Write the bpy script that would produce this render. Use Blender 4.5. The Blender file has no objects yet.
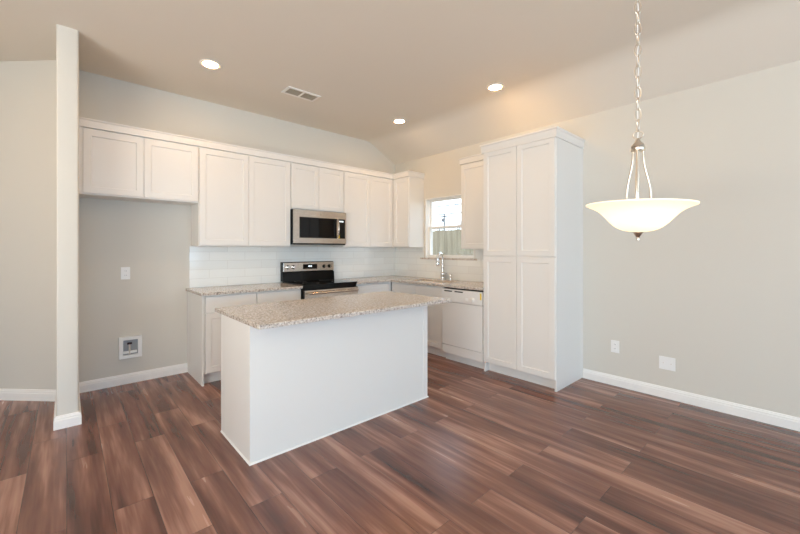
import bpy, bmesh, math, random
from mathutils import Vector, Matrix

random.seed(7)
C = bpy.context.scene.collection
SC = bpy.context.scene
PI = math.pi

# ------------------------------------------------------------------ camera, sky, light, exposure
A = 4.681      # Y of the range wall
B = 4.111      # X of the window / dining wall
CEIL = 3.09
cam_d = bpy.data.cameras.new('camera')
cam = bpy.data.objects.new('camera', cam_d)
C.objects.link(cam)
cam.location = (0, 0, 1.366)
cam.rotation_euler = (PI / 2, 0, -math.radians(42.06))
cam_d.sensor_width = 36
cam_d.lens = 36 * 369.4 / 800
cam_d.shift_y = -16.87 / 800
cam_d.clip_start = 0.02
SC.camera = cam

SC.view_settings.view_transform = 'Standard'
SC.view_settings.look = 'None'
SC.view_settings.exposure = 0.03
SC.view_settings.gamma = 1.0
SC.view_settings.use_curve_mapping = False
SC.cycles.max_bounces = 12
SC.cycles.diffuse_bounces = 8
SC.cycles.sample_clamp_indirect = 6
SC.cycles.caustics_reflective = False
SC.cycles.use_denoising = True

world = bpy.data.worlds.new('sky')
SC.world = world
world.use_nodes = True
wn = world.node_tree.nodes
wl = world.node_tree.links
bg = wn['Background']
tc = wn.new('ShaderNodeTexCoord')
sep = wn.new('ShaderNodeSeparateXYZ')
ramp = wn.new('ShaderNodeValToRGB')
ramp.color_ramp.elements[0].position = 0.0
ramp.color_ramp.elements[0].color = (0.87, 0.95, 1.0, 1)
ramp.color_ramp.elements[1].position = 0.6
ramp.color_ramp.elements[1].color = (0.62, 0.8, 1.0, 1)
wl.new(tc.outputs['Generated'], sep.inputs[0])
wl.new(sep.outputs['Z'], ramp.inputs[0])
wl.new(ramp.outputs[0], bg.inputs[0])
bg.inputs[1].default_value = 2.9


def area_light(name, loc, rot, sx, sy, power, col):
    d = bpy.data.lights.new(name, 'AREA')
    d.shape = 'RECTANGLE'
    d.size = sx
    d.size_y = sy
    d.energy = power
    d.color = col
    o = bpy.data.objects.new(name, d)
    o.location = loc
    o.rotation_euler = rot
    C.objects.link(o)
    return o


# daylight entering by the living-room windows behind the camera, plus two added ceiling uplights
area_light('daylight_rear', (0.5, -6.42, 1.30), (PI / 2 - math.radians(14), 0, 0), 6.4, 1.7, 230, (0.27, 0.63, 1.0))
area_light('ceiling_uplight_rear', (0.5, -6.40, 0.8), (PI / 2 + math.radians(78), 0, 0), 6.4, 1.0, 90, (1.0, 0.88, 0.70))  # unseen uplight added at the rear windows to brighten the ceiling
area_light('daylight_side', (-2.97, -0.6, 1.35), (PI / 2 - math.radians(8), 0, -PI / 2), 4.6, 1.8, 112, (0.77, 0.90, 1.0))
area_light('ceiling_uplight_side', (-2.9, -0.4, 0.8), (PI / 2 + math.radians(78), 0, -PI / 2), 4.6, 1.0, 215, (1.0, 0.88, 0.70))  # added lamp, aimed nearly straight up to lift the kitchen ceiling

CAN_STRENGTH = 135
PENDANT_POWER = 8
WARM = (1.0, 0.57, 0.2)


# ------------------------------------------------------------------ materials
def mat(name, col, rough=0.5, metal=0.0, spec=0.5, coat=0.0):
    m = bpy.data.materials.new(name)
    m.use_nodes = True
    p = m.node_tree.nodes['Principled BSDF']
    p.inputs['Base Color'].default_value = (*col, 1)
    p.inputs['Roughness'].default_value = rough
    p.inputs['Metallic'].default_value = metal
    p.inputs['Specular IOR Level'].default_value = spec
    p.inputs['Coat Weight'].default_value = coat
    return m


def nodes(m):
    return m.node_tree.nodes, m.node_tree.links, m.node_tree.nodes['Principled BSDF']


def add_bump(m, scale, strength, dist=0.002, detail=3, coord='Object'):
    n, l, p = nodes(m)
    t = n.new('ShaderNodeTexCoord')
    x = n.new('ShaderNodeTexNoise')
    x.inputs['Scale'].default_value = scale
    x.inputs['Detail'].default_value = detail
    b = n.new('ShaderNodeBump')
    b.inputs['Strength'].default_value = strength
    b.inputs['Distance'].default_value = dist
    l.new(t.outputs[coord], x.inputs['Vector'])
    l.new(x.outputs['Fac'], b.inputs['Height'])
    l.new(b.outputs[0], p.inputs['Normal'])


def srgb(r, g, b):
    f = lambda v: (v / 255 / 12.92) if v / 255 <= 0.04045 else ((v / 255 + 0.055) / 1.055) ** 2.4
    return (f(r), f(g), f(b))


M = {}
M['wall'] = mat('wall_paint_greige', srgb(212, 208, 199), 0.75, spec=0.25)
add_bump(M['wall'], 160, 0.12)
M['ceiling'] = mat('ceiling_paint', srgb(226, 220, 210), 0.85, spec=0.2)
add_bump(M['ceiling'], 120, 0.15)
M['trim'] = mat('trim_paint_white', srgb(240, 238, 234), 0.35, spec=0.4)
M['cab'] = mat('cabinet_paint_white', srgb(229, 226, 221), 0.38, spec=0.4)
M['cab_in'] = mat('cabinet_shadow_gap', srgb(150, 144, 136), 0.7)
M['plastic'] = mat('white_plastic', srgb(238, 238, 236), 0.35)
M['dw'] = mat('dishwasher_enamel', srgb(234, 232, 228), 0.25)
M['black'] = mat('black_enamel', (0.004, 0.004, 0.004), 0.15, spec=0.25)
M['glass_black'] = mat('black_glass', (0.003, 0.003, 0.0033), 0.04, spec=0.3)
M['slot'] = mat('dark_slot', (0.01, 0.01, 0.01), 0.8)
M['chrome'] = mat('chrome', (0.82, 0.82, 0.82), 0.08, 1.0)
M['nickel'] = mat('brushed_nickel', srgb(214, 204, 190), 0.28, 1.0)
M['copper'] = mat('brass_valve', (0.25, 0.17, 0.07), 0.35, 1.0)
M['grille'] = mat('vent_grey', srgb(172, 164, 148), 0.6)
M['box_grey'] = mat('grey_plastic', srgb(158, 160, 162), 0.5)
M['yellow'] = mat('yellow_tag', srgb(235, 205, 60), 0.6)
M['post'] = mat('weathered_pole', srgb(108, 112, 118), 0.9)
M['wire'] = mat('grey_cable', srgb(70, 76, 84), 0.8)
M['bark'] = mat('grey_bark', srgb(118, 122, 126), 0.9)
M['red'] = mat('red_handle', srgb(60, 30, 30), 0.5)

# stainless: brushed streaks
m = mat('stainless_steel', srgb(205, 196, 186), 0.24, 1.0)
n, l, p = nodes(m)
t = n.new('ShaderNodeTexCoord')
mp = n.new('ShaderNodeMapping')
mp.inputs['Scale'].default_value = (3, 3, 300)
x = n.new('ShaderNodeTexNoise')
x.inputs['Scale'].default_value = 4
mr = n.new('ShaderNodeMapRange')
mr.inputs['To Min'].default_value = 0.18
mr.inputs['To Max'].default_value = 0.34
l.new(t.outputs['Object'], mp.inputs[0])
l.new(mp.outputs[0], x.inputs['Vector'])
l.new(x.outputs['Fac'], mr.inputs['Value'])
l.new(mr.outputs[0], p.inputs['Roughness'])
M['steel'] = m


def emis(name, col, s):
    m = mat(name, col, 0.5)
    p = m.node_tree.nodes['Principled BSDF']
    p.inputs['Emission Color'].default_value = (*col, 1)
    p.inputs['Emission Strength'].default_value = s
    return m


M['lens'] = emis('lit_downlight_lens', WARM, CAN_STRENGTH)
M['digits'] = emis('lit_display_digits', (0.85, 0.95, 1.0), 1.6)

# window glass
m = bpy.data.materials.new('window_glass')
m.use_nodes = True
n, l = m.node_tree.nodes, m.node_tree.links
n.remove(n['Principled BSDF'])
tr = n.new('ShaderNodeBsdfTransparent')
gl = n.new('ShaderNodeBsdfGlossy')
gl.inputs['Roughness'].default_value = 0.02
mx = n.new('ShaderNodeMixShader')
mx.inputs[0].default_value = 0.06
l.new(tr.outputs[0], mx.inputs[1])
l.new(gl.outputs[0], mx.inputs[2])
l.new(mx.outputs[0], n['Material Output'].inputs[0])
M['glass'] = m

# frosted lamp glass, lit from inside by its bulbs
m = bpy.data.materials.new('frosted_lamp_glass')
m.use_nodes = True
n, l = m.node_tree.nodes, m.node_tree.links
n.remove(n['Principled BSDF'])
df = n.new('ShaderNodeBsdfDiffuse')
df.inputs[0].default_value = (0.9, 0.86, 0.78, 1)
tl = n.new('ShaderNodeBsdfTranslucent')
tl.inputs[0].default_value = (0.92, 0.87, 0.78, 1)
gl = n.new('ShaderNodeBsdfGlossy')
gl.inputs['Roughness'].default_value = 0.15
mx = n.new('ShaderNodeMixShader')
mx.inputs[0].default_value = 0.45
mx2 = n.new('ShaderNodeMixShader')
mx2.inputs[0].default_value = 0.05
l.new(df.outputs[0], mx.inputs[1])
l.new(tl.outputs[0], mx.inputs[2])
l.new(mx.outputs[0], mx2.inputs[1])
l.new(gl.outputs[0], mx2.inputs[2])
em = n.new('ShaderNodeEmission')
em.inputs[0].default_value = (1.0, 0.88, 0.68, 1)
em.inputs[1].default_value = 0.42
ads = n.new('ShaderNodeAddShader')
l.new(mx2.outputs[0], ads.inputs[0])
l.new(em.outputs[0], ads.inputs[1])
l.new(ads.outputs[0], n['Material Output'].inputs[0])
M['lamp_glass'] = m

# granite
m = mat('speckled_granite', (0.6, 0.55, 0.5), 0.14, spec=0.5)
n, l, p = nodes(m)
t = n.new('ShaderNodeTexCoord')
n1 = n.new('ShaderNodeTexNoise')
n1.inputs['Scale'].default_value = 60
n1.inputs['Detail'].default_value = 6
n1.inputs['Roughness'].default_value = 0.7
r1 = n.new('ShaderNodeValToRGB')
e = r1.color_ramp.elements
e[0].position = 0.36
e[0].color = (*srgb(122, 112, 106), 1)
e[1].position = 0.66
e[1].color = (*srgb(232, 227, 221), 1)
e2 = r1.color_ramp.elements.new(0.46)
e2.color = (*srgb(190, 176, 163), 1)
e3 = r1.color_ramp.elements.new(0.55)
e3.color = (*srgb(212, 202, 191), 1)
v1 = n.new('ShaderNodeTexNoise')
v1.inputs['Scale'].default_value = 105
v1.inputs['Detail'].default_value = 3
r2 = n.new('ShaderNodeValToRGB')
r2.color_ramp.elements[0].position = 0.62
r2.color_ramp.elements[0].color = (0, 0, 0, 1)
r2.color_ramp.elements[1].position = 0.68
r2.color_ramp.elements[1].color = (1, 1, 1, 1)
mixc = n.new('ShaderNodeMixRGB')
mixc.inputs[2].default_value = (*srgb(62, 56, 54), 1)
l.new(t.outputs['Object'], n1.inputs['Vector'])
l.new(t.outputs['Object'], v1.inputs['Vector'])
l.new(n1.outputs['Fac'], r1.inputs[0])
l.new(v1.outputs['Fac'], r2.inputs[0])
l.new(r2.outputs[0], mixc.inputs[0])
l.new(r1.outputs[0], mixc.inputs[1])
l.new(mixc.outputs[0], p.inputs['Base Color'])
M['granite'] = m


# tiles: long running-bond subway tile; horiz axis = X for the range wall, Y for the window wall
def tile_mat(name, axis, off):
    m = mat(name, (0.8, 0.8, 0.78), 0.12, spec=0.5)
    n, l, p = nodes(m)
    t = n.new('ShaderNodeTexCoord')
    s = n.new('ShaderNodeSeparateXYZ')
    c = n.new('ShaderNodeCombineXYZ')
    ad = n.new('ShaderNodeMath')
    ad.operation = 'ADD'
    ad.inputs[1].default_value = off
    az = n.new('ShaderNodeMath')
    az.operation = 'ADD'
    az.inputs[1].default_value = -0.939
    br = n.new('ShaderNodeTexBrick')
    br.offset = 0.5
    br.inputs['Scale'].default_value = 1.0
    br.inputs['Brick Width'].default_value = 0.405
    br.inputs['Row Height'].default_value = 0.1015
    br.inputs['Mortar Size'].default_value = 0.0022
    br.inputs['Mortar Smooth'].default_value = 0.3
    br.inputs['Color1'].default_value = (*srgb(236, 236, 232), 1)
    br.inputs['Color2'].default_value = (*srgb(228, 228, 224), 1)
    br.inputs['Mortar'].default_value = (*srgb(216, 214, 209), 1)
    bp = n.new('ShaderNodeBump')
    bp.invert = True
    bp.inputs['Strength'].default_value = 0.5
    bp.inputs['Distance'].default_value = 0.002
    l.new(t.outputs['Object'], s.inputs[0])
    l.new(s.outputs[axis], ad.inputs[0])
    l.new(s.outputs['Z'], az.inputs[0])
    l.new(ad.outputs[0], c.inputs['X'])
    l.new(az.outputs[0], c.inputs['Y'])
    l.new(c.outputs[0], br.inputs['Vector'])
    l.new(br.outputs['Color'], p.inputs['Base Color'])
    l.new(br.outputs['Fac'], bp.inputs['Height'])
    l.new(bp.outputs[0], p.inputs['Normal'])
    return m


M['tile_x'] = tile_mat('glossy_white_tile_range', 'X', -1.23)
M['tile_y'] = tile_mat('glossy_white_tile_window', 'Y', 0.1)


# plank floor running along Y
m = mat('plank_floor', (0.15, 0.07, 0.05), 0.3, spec=0.65)
n, l, p = nodes(m)
t = n.new('ShaderNodeTexCoord')
s = n.new('ShaderNodeSeparateXYZ')
c = n.new('ShaderNodeCombineXYZ')
l.new(t.outputs['Object'], s.inputs[0])
l.new(s.outputs['Y'], c.inputs['X'])
l.new(s.outputs['X'], c.inputs['Y'])
br = n.new('ShaderNodeTexBrick')
br.offset = 0.37
br.offset_frequency = 2
br.squash = 1.0
br.inputs['Scale'].default_value = 1.0
br.inputs['Brick Width'].default_value = 1.22
br.inputs['Row Height'].default_value = 0.18
br.inputs['Mortar Size'].default_value = 0.0012
br.inputs['Mortar Smooth'].default_value = 0.2
br.inputs['Bias'].default_value = 0.0
br.inputs['Color1'].default_value = (0, 0, 0, 1)
br.inputs['Color2'].default_value = (1, 1, 1, 1)
br.inputs['Mortar'].default_value = (0.5, 0.5, 0.5, 1)
l.new(c.outputs[0], br.inputs['Vector'])
sc_ = n.new('ShaderNodeMath')
sc_.operation = 'MULTIPLY'
sc_.inputs[1].default_value = 37.0
l.new(br.outputs['Color'], sc_.inputs[0])
# broad streaks along each plank
mp1 = n.new('ShaderNodeMapping')
mp1.inputs['Scale'].default_value = (0.55, 6.5, 1)
ns1 = n.new('ShaderNodeTexNoise')
ns1.noise_dimensions = '4D'
ns1.inputs['Scale'].default_value = 1.6
ns1.inputs['Detail'].default_value = 3
ns1.inputs['Roughness'].default_value = 0.55
l.new(c.outputs[0], mp1.inputs[0])
l.new(mp1.outputs[0], ns1.inputs['Vector'])
l.new(sc_.outputs[0], ns1.inputs['W'])
# fine grain
mp2 = n.new('ShaderNodeMapping')
mp2.inputs['Scale'].default_value = (1.3, 42, 1)
ns2 = n.new('ShaderNodeTexNoise')
ns2.noise_dimensions = '4D'
ns2.inputs['Scale'].default_value = 1.5
ns2.inputs['Detail'].default_value = 6
ns2.inputs['Roughness'].default_value = 0.55
ns2.inputs['Distortion'].default_value = 0.6
l.new(c.outputs[0], mp2.inputs[0])
l.new(mp2.outputs[0], ns2.inputs['Vector'])
l.new(sc_.outputs[0], ns2.inputs['W'])


def madd(a, k, b=None):
    q = n.new('ShaderNodeMath')
    q.operation = 'MULTIPLY_ADD'
    q.inputs[1].default_value = k
    l.new(a, q.inputs[0])
    if b is None:
        q.inputs[2].default_value = 0
    else:
        l.new(b, q.inputs[2])
    return q.outputs[0]


v = madd(br.outputs['Color'], 0.17)
v = madd(ns1.outputs['Fac'], 1.15, v)
v = madd(ns2.outputs['Fac'], 0.24, v)
rp = n.new('ShaderNodeValToRGB')
e = rp.color_ramp.elements
e[0].position = 0.46
e[0].color = (*srgb(62, 37, 30), 1)
e[1].position = 1.0
e[1].color = (*srgb(170, 129, 112), 1)
q = e.new(0.625)
q.color = (*srgb(93, 58, 48), 1)
q = e.new(0.80)
q.color = (*srgb(123, 83, 70), 1)
l.new(v, rp.inputs[0])
dk = n.new('ShaderNodeMixRGB')
dk.inputs[2].default_value = (*srgb(52, 34, 29), 1)
l.new(br.outputs['Fac'], dk.inputs[0])
l.new(rp.outputs[0], dk.inputs[1])
l.new(dk.outputs[0], p.inputs['Base Color'])
mr = n.new('ShaderNodeMapRange')
mr.inputs['To Min'].default_value = 0.22
mr.inputs['To Max'].default_value = 0.30
l.new(ns1.outputs['Fac'], mr.inputs['Value'])
l.new(mr.outputs[0], p.inputs['Roughness'])
M['floor'] = m

# fence boards
m = mat('weathered_fence_wood', srgb(140, 142, 122), 0.85)
n, l, p = nodes(m)
t = n.new('ShaderNodeTexCoord')
mp = n.new('ShaderNodeMapping')
mp.inputs['Scale'].default_value = (6, 6, 0.5)
x = n.new('ShaderNodeTexNoise')
x.inputs['Scale'].default_value = 2.2
x.inputs['Detail'].default_value = 5
r = n.new('ShaderNodeValToRGB')
r.color_ramp.elements[0].position = 0.3
r.color_ramp.elements[0].color = (*srgb(142, 130, 108), 1)
r.color_ramp.elements[1].position = 0.75
r.color_ramp.elements[1].color = (*srgb(188, 176, 150), 1)
l.new(t.outputs['Object'], mp.inputs[0])
l.new(mp.outputs[0], x.inputs['Vector'])
l.new(x.outputs['Fac'], r.inputs[0])
l.new(r.outputs[0], p.inputs['Base Color'])
M['fence'] = m
m = mat('dry_grass_ground', srgb(120, 118, 86), 0.95)
add_bump(m, 30, 0.6, 0.02)
M['ground'] = m


# ------------------------------------------------------------------ mesh helpers
ORI = {}


class MB:
    def __init__(s):
        s.bm = bmesh.new()

    def box(s, x0, x1, y0, y1, z0, z1, bev=0.0):
        x0, x1 = min(x0, x1), max(x0, x1)
        y0, y1 = min(y0, y1), max(y0, y1)
        r = bmesh.ops.create_cube(s.bm, size=1.0)
        for v in r['verts']:
            v.co = Vector(((x0 + x1) / 2 + v.co.x * (x1 - x0), (y0 + y1) / 2 + v.co.y * (y1 - y0), (z0 + z1) / 2 + v.co.z * (z1 - z0)))
        if bev:
            es = list({e for v in r['verts'] for e in v.link_edges})
            bmesh.ops.bevel(s.bm, geom=es, offset=bev, segments=2, profile=0.6, affect='EDGES')
        return s

    def fbox(s, fr, u0, u1, n0, n1, z0, z1, bev=0.0):
        p, q = fr(u0, n0), fr(u1, n1)
        return s.box(p[0], q[0], p[1], q[1], z0, z1, bev)

    def door(s, fr, u0, u1, n0, z0, z1, t=0.02, frame=0.057, rec=0.008):
        """recessed-panel (shaker) front; back face at n0, front at n0+t"""
        def ring(d, nn):
            out = []
            for (u, z) in ((u0 + d, z0 + d), (u1 - d, z0 + d), (u1 - d, z1 - d), (u0 + d, z1 - d)):
                x, y = fr(u, nn)
                out.append(s.bm.verts.new((x, y, z)))
            return out
        rs = [ring(0, n0), ring(0, n0 + t - 0.0015), ring(0.0015, n0 + t), ring(frame, n0 + t),
              ring(frame + 0.005, n0 + t - rec)]
        for a, b in zip(rs, rs[1:]):
            for i in range(4):
                j = (i + 1) % 4
                s.bm.faces.new((a[i], a[j], b[j], b[i]))
        s.bm.faces.new(rs[0])
        s.bm.faces.new(rs[-1])
        return s

    def lathe(s, prof, cx, cy, seg=40, axis='Z', close=False):
        """prof: list of (r, h); axis Z: centre (cx,cy), h = z"""
        rings = []
        for (r, h) in prof:
            if r < 1e-6:
                rings.append([s.bm.verts.new((cx, cy, h))])
            else:
                rings.append([s.bm.verts.new((cx + r * math.cos(2 * PI * k / seg), cy + r * math.sin(2 * PI * k / seg), h)) for k in range(seg)])
        s._bridge(rings, seg, close)
        return s

    def lathe_dir(s, prof, origin, d, seg=24):
        """prof (r, h) along direction d from origin"""
        d = Vector(d).normalized()
        a = d.orthogonal().normalized()
        b = d.cross(a)
        o = Vector(origin)
        rings = []
        for (r, h) in prof:
            if r < 1e-6:
                rings.append([s.bm.verts.new(o + d * h)])
            else:
                rings.append([s.bm.verts.new(o + d * h + a * r * math.cos(2 * PI * k / seg) + b * r * math.sin(2 * PI * k / seg)) for k in range(seg)])
        s._bridge(rings, seg, False)
        return s

    def _bridge(s, rings, seg, close):
        pairs = list(zip(rings, rings[1:]))
        if close:
            pairs.append((rings[-1], rings[0]))
        for a, b in pairs:
            if len(a) == 1 and len(b) == 1:
                continue
            for k in range(seg):
                j = (k + 1) % seg
                if len(a) == 1:
                    s.bm.faces.new((a[0], b[k], b[j]))
                elif len(b) == 1:
                    s.bm.faces.new((a[k], a[j], b[0]))
                else:
                    s.bm.faces.new((a[k], a[j], b[j], b[k]))

    def tube(s, pts, r, seg=12, closed=False, r_end=None):
        pts = [Vector(q) for q in pts]
        N = len(pts)
        rings = []
        up = None
        for i in range(N):
            if closed:
                d = (pts[(i + 1) % N] - pts[i - 1]).normalized()
            else:
                d = (pts[min(i + 1, N - 1)] - pts[max(i - 1, 0)]).normalized()
            if up is None:
                up = d.orthogonal().normalized()
            up = (up - d * up.dot(d)).normalized()
            w = d.cross(up)
            rr = r if r_end is None else r + (r_end - r) * i / (N - 1)
            rings.append([s.bm.verts.new(pts[i] + up * rr * math.cos(2 * PI * k / seg) + w * rr * math.sin(2 * PI * k / seg)) for k in range(seg)])
        s._bridge(rings, seg, closed)
        if not closed:
            s.bm.faces.new(rings[0])
            s.bm.faces.new(rings[-1])
        return s

    def sweep(s, path, prof, closed=False):
        """path: 2-D points, profile (out, z) offset to the LEFT of the travel direction, mitred"""
        pts = [Vector(q) for q in path]
        N = len(pts)
        dirs = [(pts[(i + 1) % N] - pts[i]).normalized() for i in range(N if closed else N - 1)]
        nm = [Vector((-d.y, d.x)) for d in dirs]
        rings = []
        for i in range(N):
            if closed:
                a, b = nm[i - 1], nm[i]
            else:
                a, b = nm[max(i - 1, 0)], nm[min(i, N - 2)]
            mt = (a + b) / (1 + a.dot(b))
            rings.append([s.bm.verts.new((pts[i].x + mt.x * o, pts[i].y + mt.y * o, z)) for (o, z) in prof])
        K = len(prof)
        for i in range(N if closed else N - 1):
            a, b = rings[i], rings[(i + 1) % N]
            for k in range(K):
                j = (k + 1) % K
                s.bm.faces.new((a[k], a[j], b[j], b[k]))
        if not closed:
            s.bm.faces.new(rings[0])
            s.bm.faces.new(rings[-1])
        return s

    def prism(s, poly, z0, z1):
        lo = [s.bm.verts.new((x, y, z0)) for x, y in poly]
        hi = [s.bm.verts.new((x, y, z1)) for x, y in poly]
        s.bm.faces.new(lo)
        s.bm.faces.new(hi)
        for i in range(len(poly)):
            j = (i + 1) % len(poly)
            s.bm.faces.new((lo[i], lo[j], hi[j], hi[i]))
        return s

    def build(s, name, m, parent=None, smooth=False, normals=True, label=None):
        if normals:
            bmesh.ops.recalc_face_normals(s.bm, faces=s.bm.faces)
        if parent is not None:
            o0 = ORI[parent]
        else:
            xs = [v.co for v in s.bm.verts]
            lo = [min(v[i] for v in xs) for i in range(3)]
            hi = [max(v[i] for v in xs) for i in range(3)]
            o0 = Vector(((lo[0] + hi[0]) / 2, (lo[1] + hi[1]) / 2, lo[2]))
        me = bpy.data.meshes.new(name)
        s.bm.to_mesh(me)
        s.bm.free()
        # texture space follows the room: every mesh keeps an attribute-free offset through its object
        me.transform(Matrix.Translation(-o0))
        me.materials.append(m)
        o = bpy.data.objects.new(name, me)
        C.objects.link(o)
        ORI[o] = o0
        if parent is not None:
            o.parent = parent
        else:
            o.location = o0
        if smooth:
            for f in me.polygons:
                f.use_smooth = True
            try:
                me.set_sharp_from_angle(angle=math.radians(40))
            except Exception:
                pass
        if label:
            o['label'] = label
        return o


def thing(name, loc, label, cat, group=None):
    o = bpy.data.objects.new(name, None)
    o.empty_display_size = 0.1
    C.objects.link(o)
    o.location = loc
    ORI[o] = Vector(loc)
    tag(o, label, cat, group)
    return o


def tag(o, label, cat, group=None, kind=None):
    o['label'] = label
    o['category'] = cat
    if group:
        o['group'] = group
    if kind:
        o['kind'] = kind
    return o


def struct(o):
    o['kind'] = 'structure'
    return o


def at_origin(o):
    """keep a structure's texture coordinates equal to room coordinates"""
    o.data.transform(Matrix.Translation(ORI[o]))
    o.location = (0, 0, 0)
    ORI[o] = Vector((0, 0, 0))
    return o


FB = lambda u, nn: (u, A - max(nn, 0.0006))      # range wall: u = X, n = distance out from the wall
FR = lambda u, nn: (B - max(nn, 0.0006), u)      # window wall: u = Y


# ------------------------------------------------------------------ the room
XL, YR, YB = -3.0, -6.5, 7.8
o = MB().box(XL - 0.2, B + 0.15, YR - 0.2, YB, -0.12, 0).build('floor', M['floor'])
struct(at_origin(o))

BRK, LOW = 3.58, 2.80
c = MB()
soft = []
for k in range(9):
    u = k / 8
    p0, p1, p2 = (BRK - 0.115, CEIL), (BRK, CEIL), (BRK + 0.115, CEIL - 0.115 * (CEIL - LOW) / (B - BRK))
    soft.append(tuple((1 - u) ** 2 * p0[i] + 2 * u * (1 - u) * p1[i] + u * u * p2[i] for i in (0, 1)))
prof = [(XL - 0.2, CEIL)] + soft + [(B + 0.15, LOW - 0.15 * (CEIL - LOW) / (B - BRK)), (B + 0.15, CEIL + 0.12), (XL - 0.2, CEIL + 0.12)]
f0 = [c.bm.verts.new((x, YR - 0.2, z)) for x, z in prof]
f1 = [c.bm.verts.new((x, YB, z)) for x, z in prof]
c.bm.faces.new(f0)
c.bm.faces.new(f1)
for i in range(len(prof)):
    j = (i + 1) % len(prof)
    c.bm.faces.new((f0[i], f0[j], f1[j], f1[i]))
struct(at_origin(c.build('ceiling', M['ceiling'], smooth=True)))

# range wall: profile follows the ceiling
c = MB()
pr = [(0.0, 0), (B + 0.15, 0), (B + 0.15, LOW - 0.08), (B, LOW + 0.001), (BRK, CEIL + 0.001), (0.0, CEIL + 0.001)]
g0 = [c.bm.verts.new((x, A, z)) for x, z in pr]
g1 = [c.bm.verts.new((x, A + 0.13, z)) for x, z in pr]
c.bm.faces.new(g0)
c.bm.faces.new(g1)
for i in range(6):
    j = (i + 1) % 6
    c.bm.faces.new((g0[i], g0[j], g1[j], g1[i]))
struct(at_origin(c.build('wall_back', M['wall'])))

WY0, WY1, WZ0, WZ1 = 3.05, 3.97, 1.25, 2.155
c = MB()
for (y0, y1, z0, z1) in ((YR - 0.2, WY0, 0, LOW), (WY1, A, 0, LOW), (WY0, WY1, 0, WZ0), (WY0, WY1, WZ1, LOW)):
    c.box(B, B + 0.15, y0, y1, z0, z1)
struct(at_origin(c.build('wall_right', M['wall'])))

SX0, SX1, SY = -0.060, 0.072, 3.842
c = MB().box(SX0, SX1, SY, A + 0.13, 0, CEIL)
es = [e for e in c.bm.edges if abs((e.verts[0].co - e.verts[1].co).z) > 1 and e.verts[0].co.y < SY + 0.01]
bmesh.ops.bevel(c.bm, geom=es, offset=0.018, segments=4, affect='EDGES', profile=0.5)
struct(at_origin(c.build('wall_alcove', M['wall'], smooth=True)))

# diagonal hall wall behind the stub wall  (x + y = 4.492)
c = MB().prism([(SX0, 4.566), (SX0, 4.74), (XL - 0.1, 4.492 - XL + 0.27), (XL - 0.1, 4.492 - XL + 0.1)], 0, CEIL)
struct(at_origin(c.build('wall_diagonal', M['wall'])))

# living-room walls behind the camera, with window openings
RX0, RX1, RZ0, RZ1 = -2.7, 3.7, 0.5, 2.4
c = MB()
for (x0, x1, z0, z1) in ((XL - 0.1, RX0, 0, CEIL), (RX1, B + 0.15, 0, CEIL), (RX0, RX1, 0, RZ0), (RX0, RX1, RZ1, CEIL)):
    c.box(x0, x1, YR - 0.15, YR, z0, z1)
struct(at_origin(c.build('wall_rear', M['wall'])))
c = MB()
for (y0, y1, z0, z1) in ((YR, -2.9, 0, CEIL), (1.7, 4.492 - XL + 0.1, 0, CEIL), (-2.9, 1.7, 0, RZ0), (-2.9, 1.7, RZ1, CEIL)):
    c.box(XL - 0.15, XL, y0, y1, z0, z1)
struct(at_origin(c.build('wall_left', M['wall'])))


def plain_window(name, fr, u0, u1, z0, z1, nm):
    w = MB()
    for (a, b_, p, q) in ((u0, u0 + 0.05, z0, z1), (u1 - 0.05, u1, z0, z1), (u0 + 0.05, u1 - 0.05, z0, z0 + 0.05), (u0 + 0.05, u1 - 0.05, z1 - 0.05, z1)):
        w.fbox(fr, a, b_, -0.12, -0.05, p, q)
    for k in range(1, nm):
        uu = u0 + (u1 - u0) * k / nm
        w.fbox(fr, uu - 0.03, uu + 0.03, -0.12, -0.05, z0 + 0.05, z1 - 0.05)
    w.fbox(fr, u0 + 0.05, u1 - 0.05, -0.11, -0.06, (z0 + z1) / 2 - 0.02, (z0 + z1) / 2 + 0.02)
    wo = struct(w.build(name, M['trim']))
    MB().fbox(fr, u0 + 0.04, u1 - 0.04, -0.09, -0.085, z0 + 0.04, z1 - 0.04).build('pane', M['glass'], wo)


plain_window('window_2', lambda u, nn: (u, YR + nn), RX0, RX1, RZ0, RZ1, 5)
plain_window('window_3', lambda u, nn: (XL + nn, u), -2.9, 1.7, RZ0, RZ1, 4)

# baseboards
BB = [(0, 0), (0.015, 0), (0.015, 0.066), (0.012, 0.071), (0.012, 0.083), (0.0075, 0.089), (0.006, 0.098), (0, 0.1)]
o = MB().sweep([(1.01, A), (SX1, A)], BB).build('baseboard_alcove', M['trim'])
struct(at_origin(o))
o = MB().sweep([(SX1, A - 0.016), (SX1, SY), (SX0, SY), (SX0, 4.545)], BB).build('baseboard_stub', M['trim'])
struct(at_origin(o))
o = MB().sweep([(SX0 - 0.002, 4.568), (XL, 4.492 - XL)], BB).build('baseboard_left', M['trim'])
struct(at_origin(o))
o = MB().sweep([(B, YR + 0.02), (B, 1.622)], BB).build('baseboard_right', M['trim'])
struct(at_origin(o))

# ------------------------------------------------------------------ kitchen window
win = thing('window_1', (B + 0.07, (WY0 + WY1) / 2, WZ0), 'white framed kitchen window', 'window')
del win['category'], win['label']
win['kind'] = 'structure'
xf0, xf1 = B + 0.04, B + 0.145
c = MB()
for (y0, y1, z0, z1) in ((WY0, WY0 + 0.02, WZ0, WZ1), (WY1 - 0.02, WY1, WZ0, WZ1), (WY0 + 0.02, WY1 - 0.02, WZ0, WZ0 + 0.015), (WY0 + 0.02, WY1 - 0.02, WZ1 - 0.025, WZ1)):
    c.box(xf0, xf1, y0, y1, z0, z1, 0.002)
c.build('window_frame', M['trim'], win)
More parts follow.
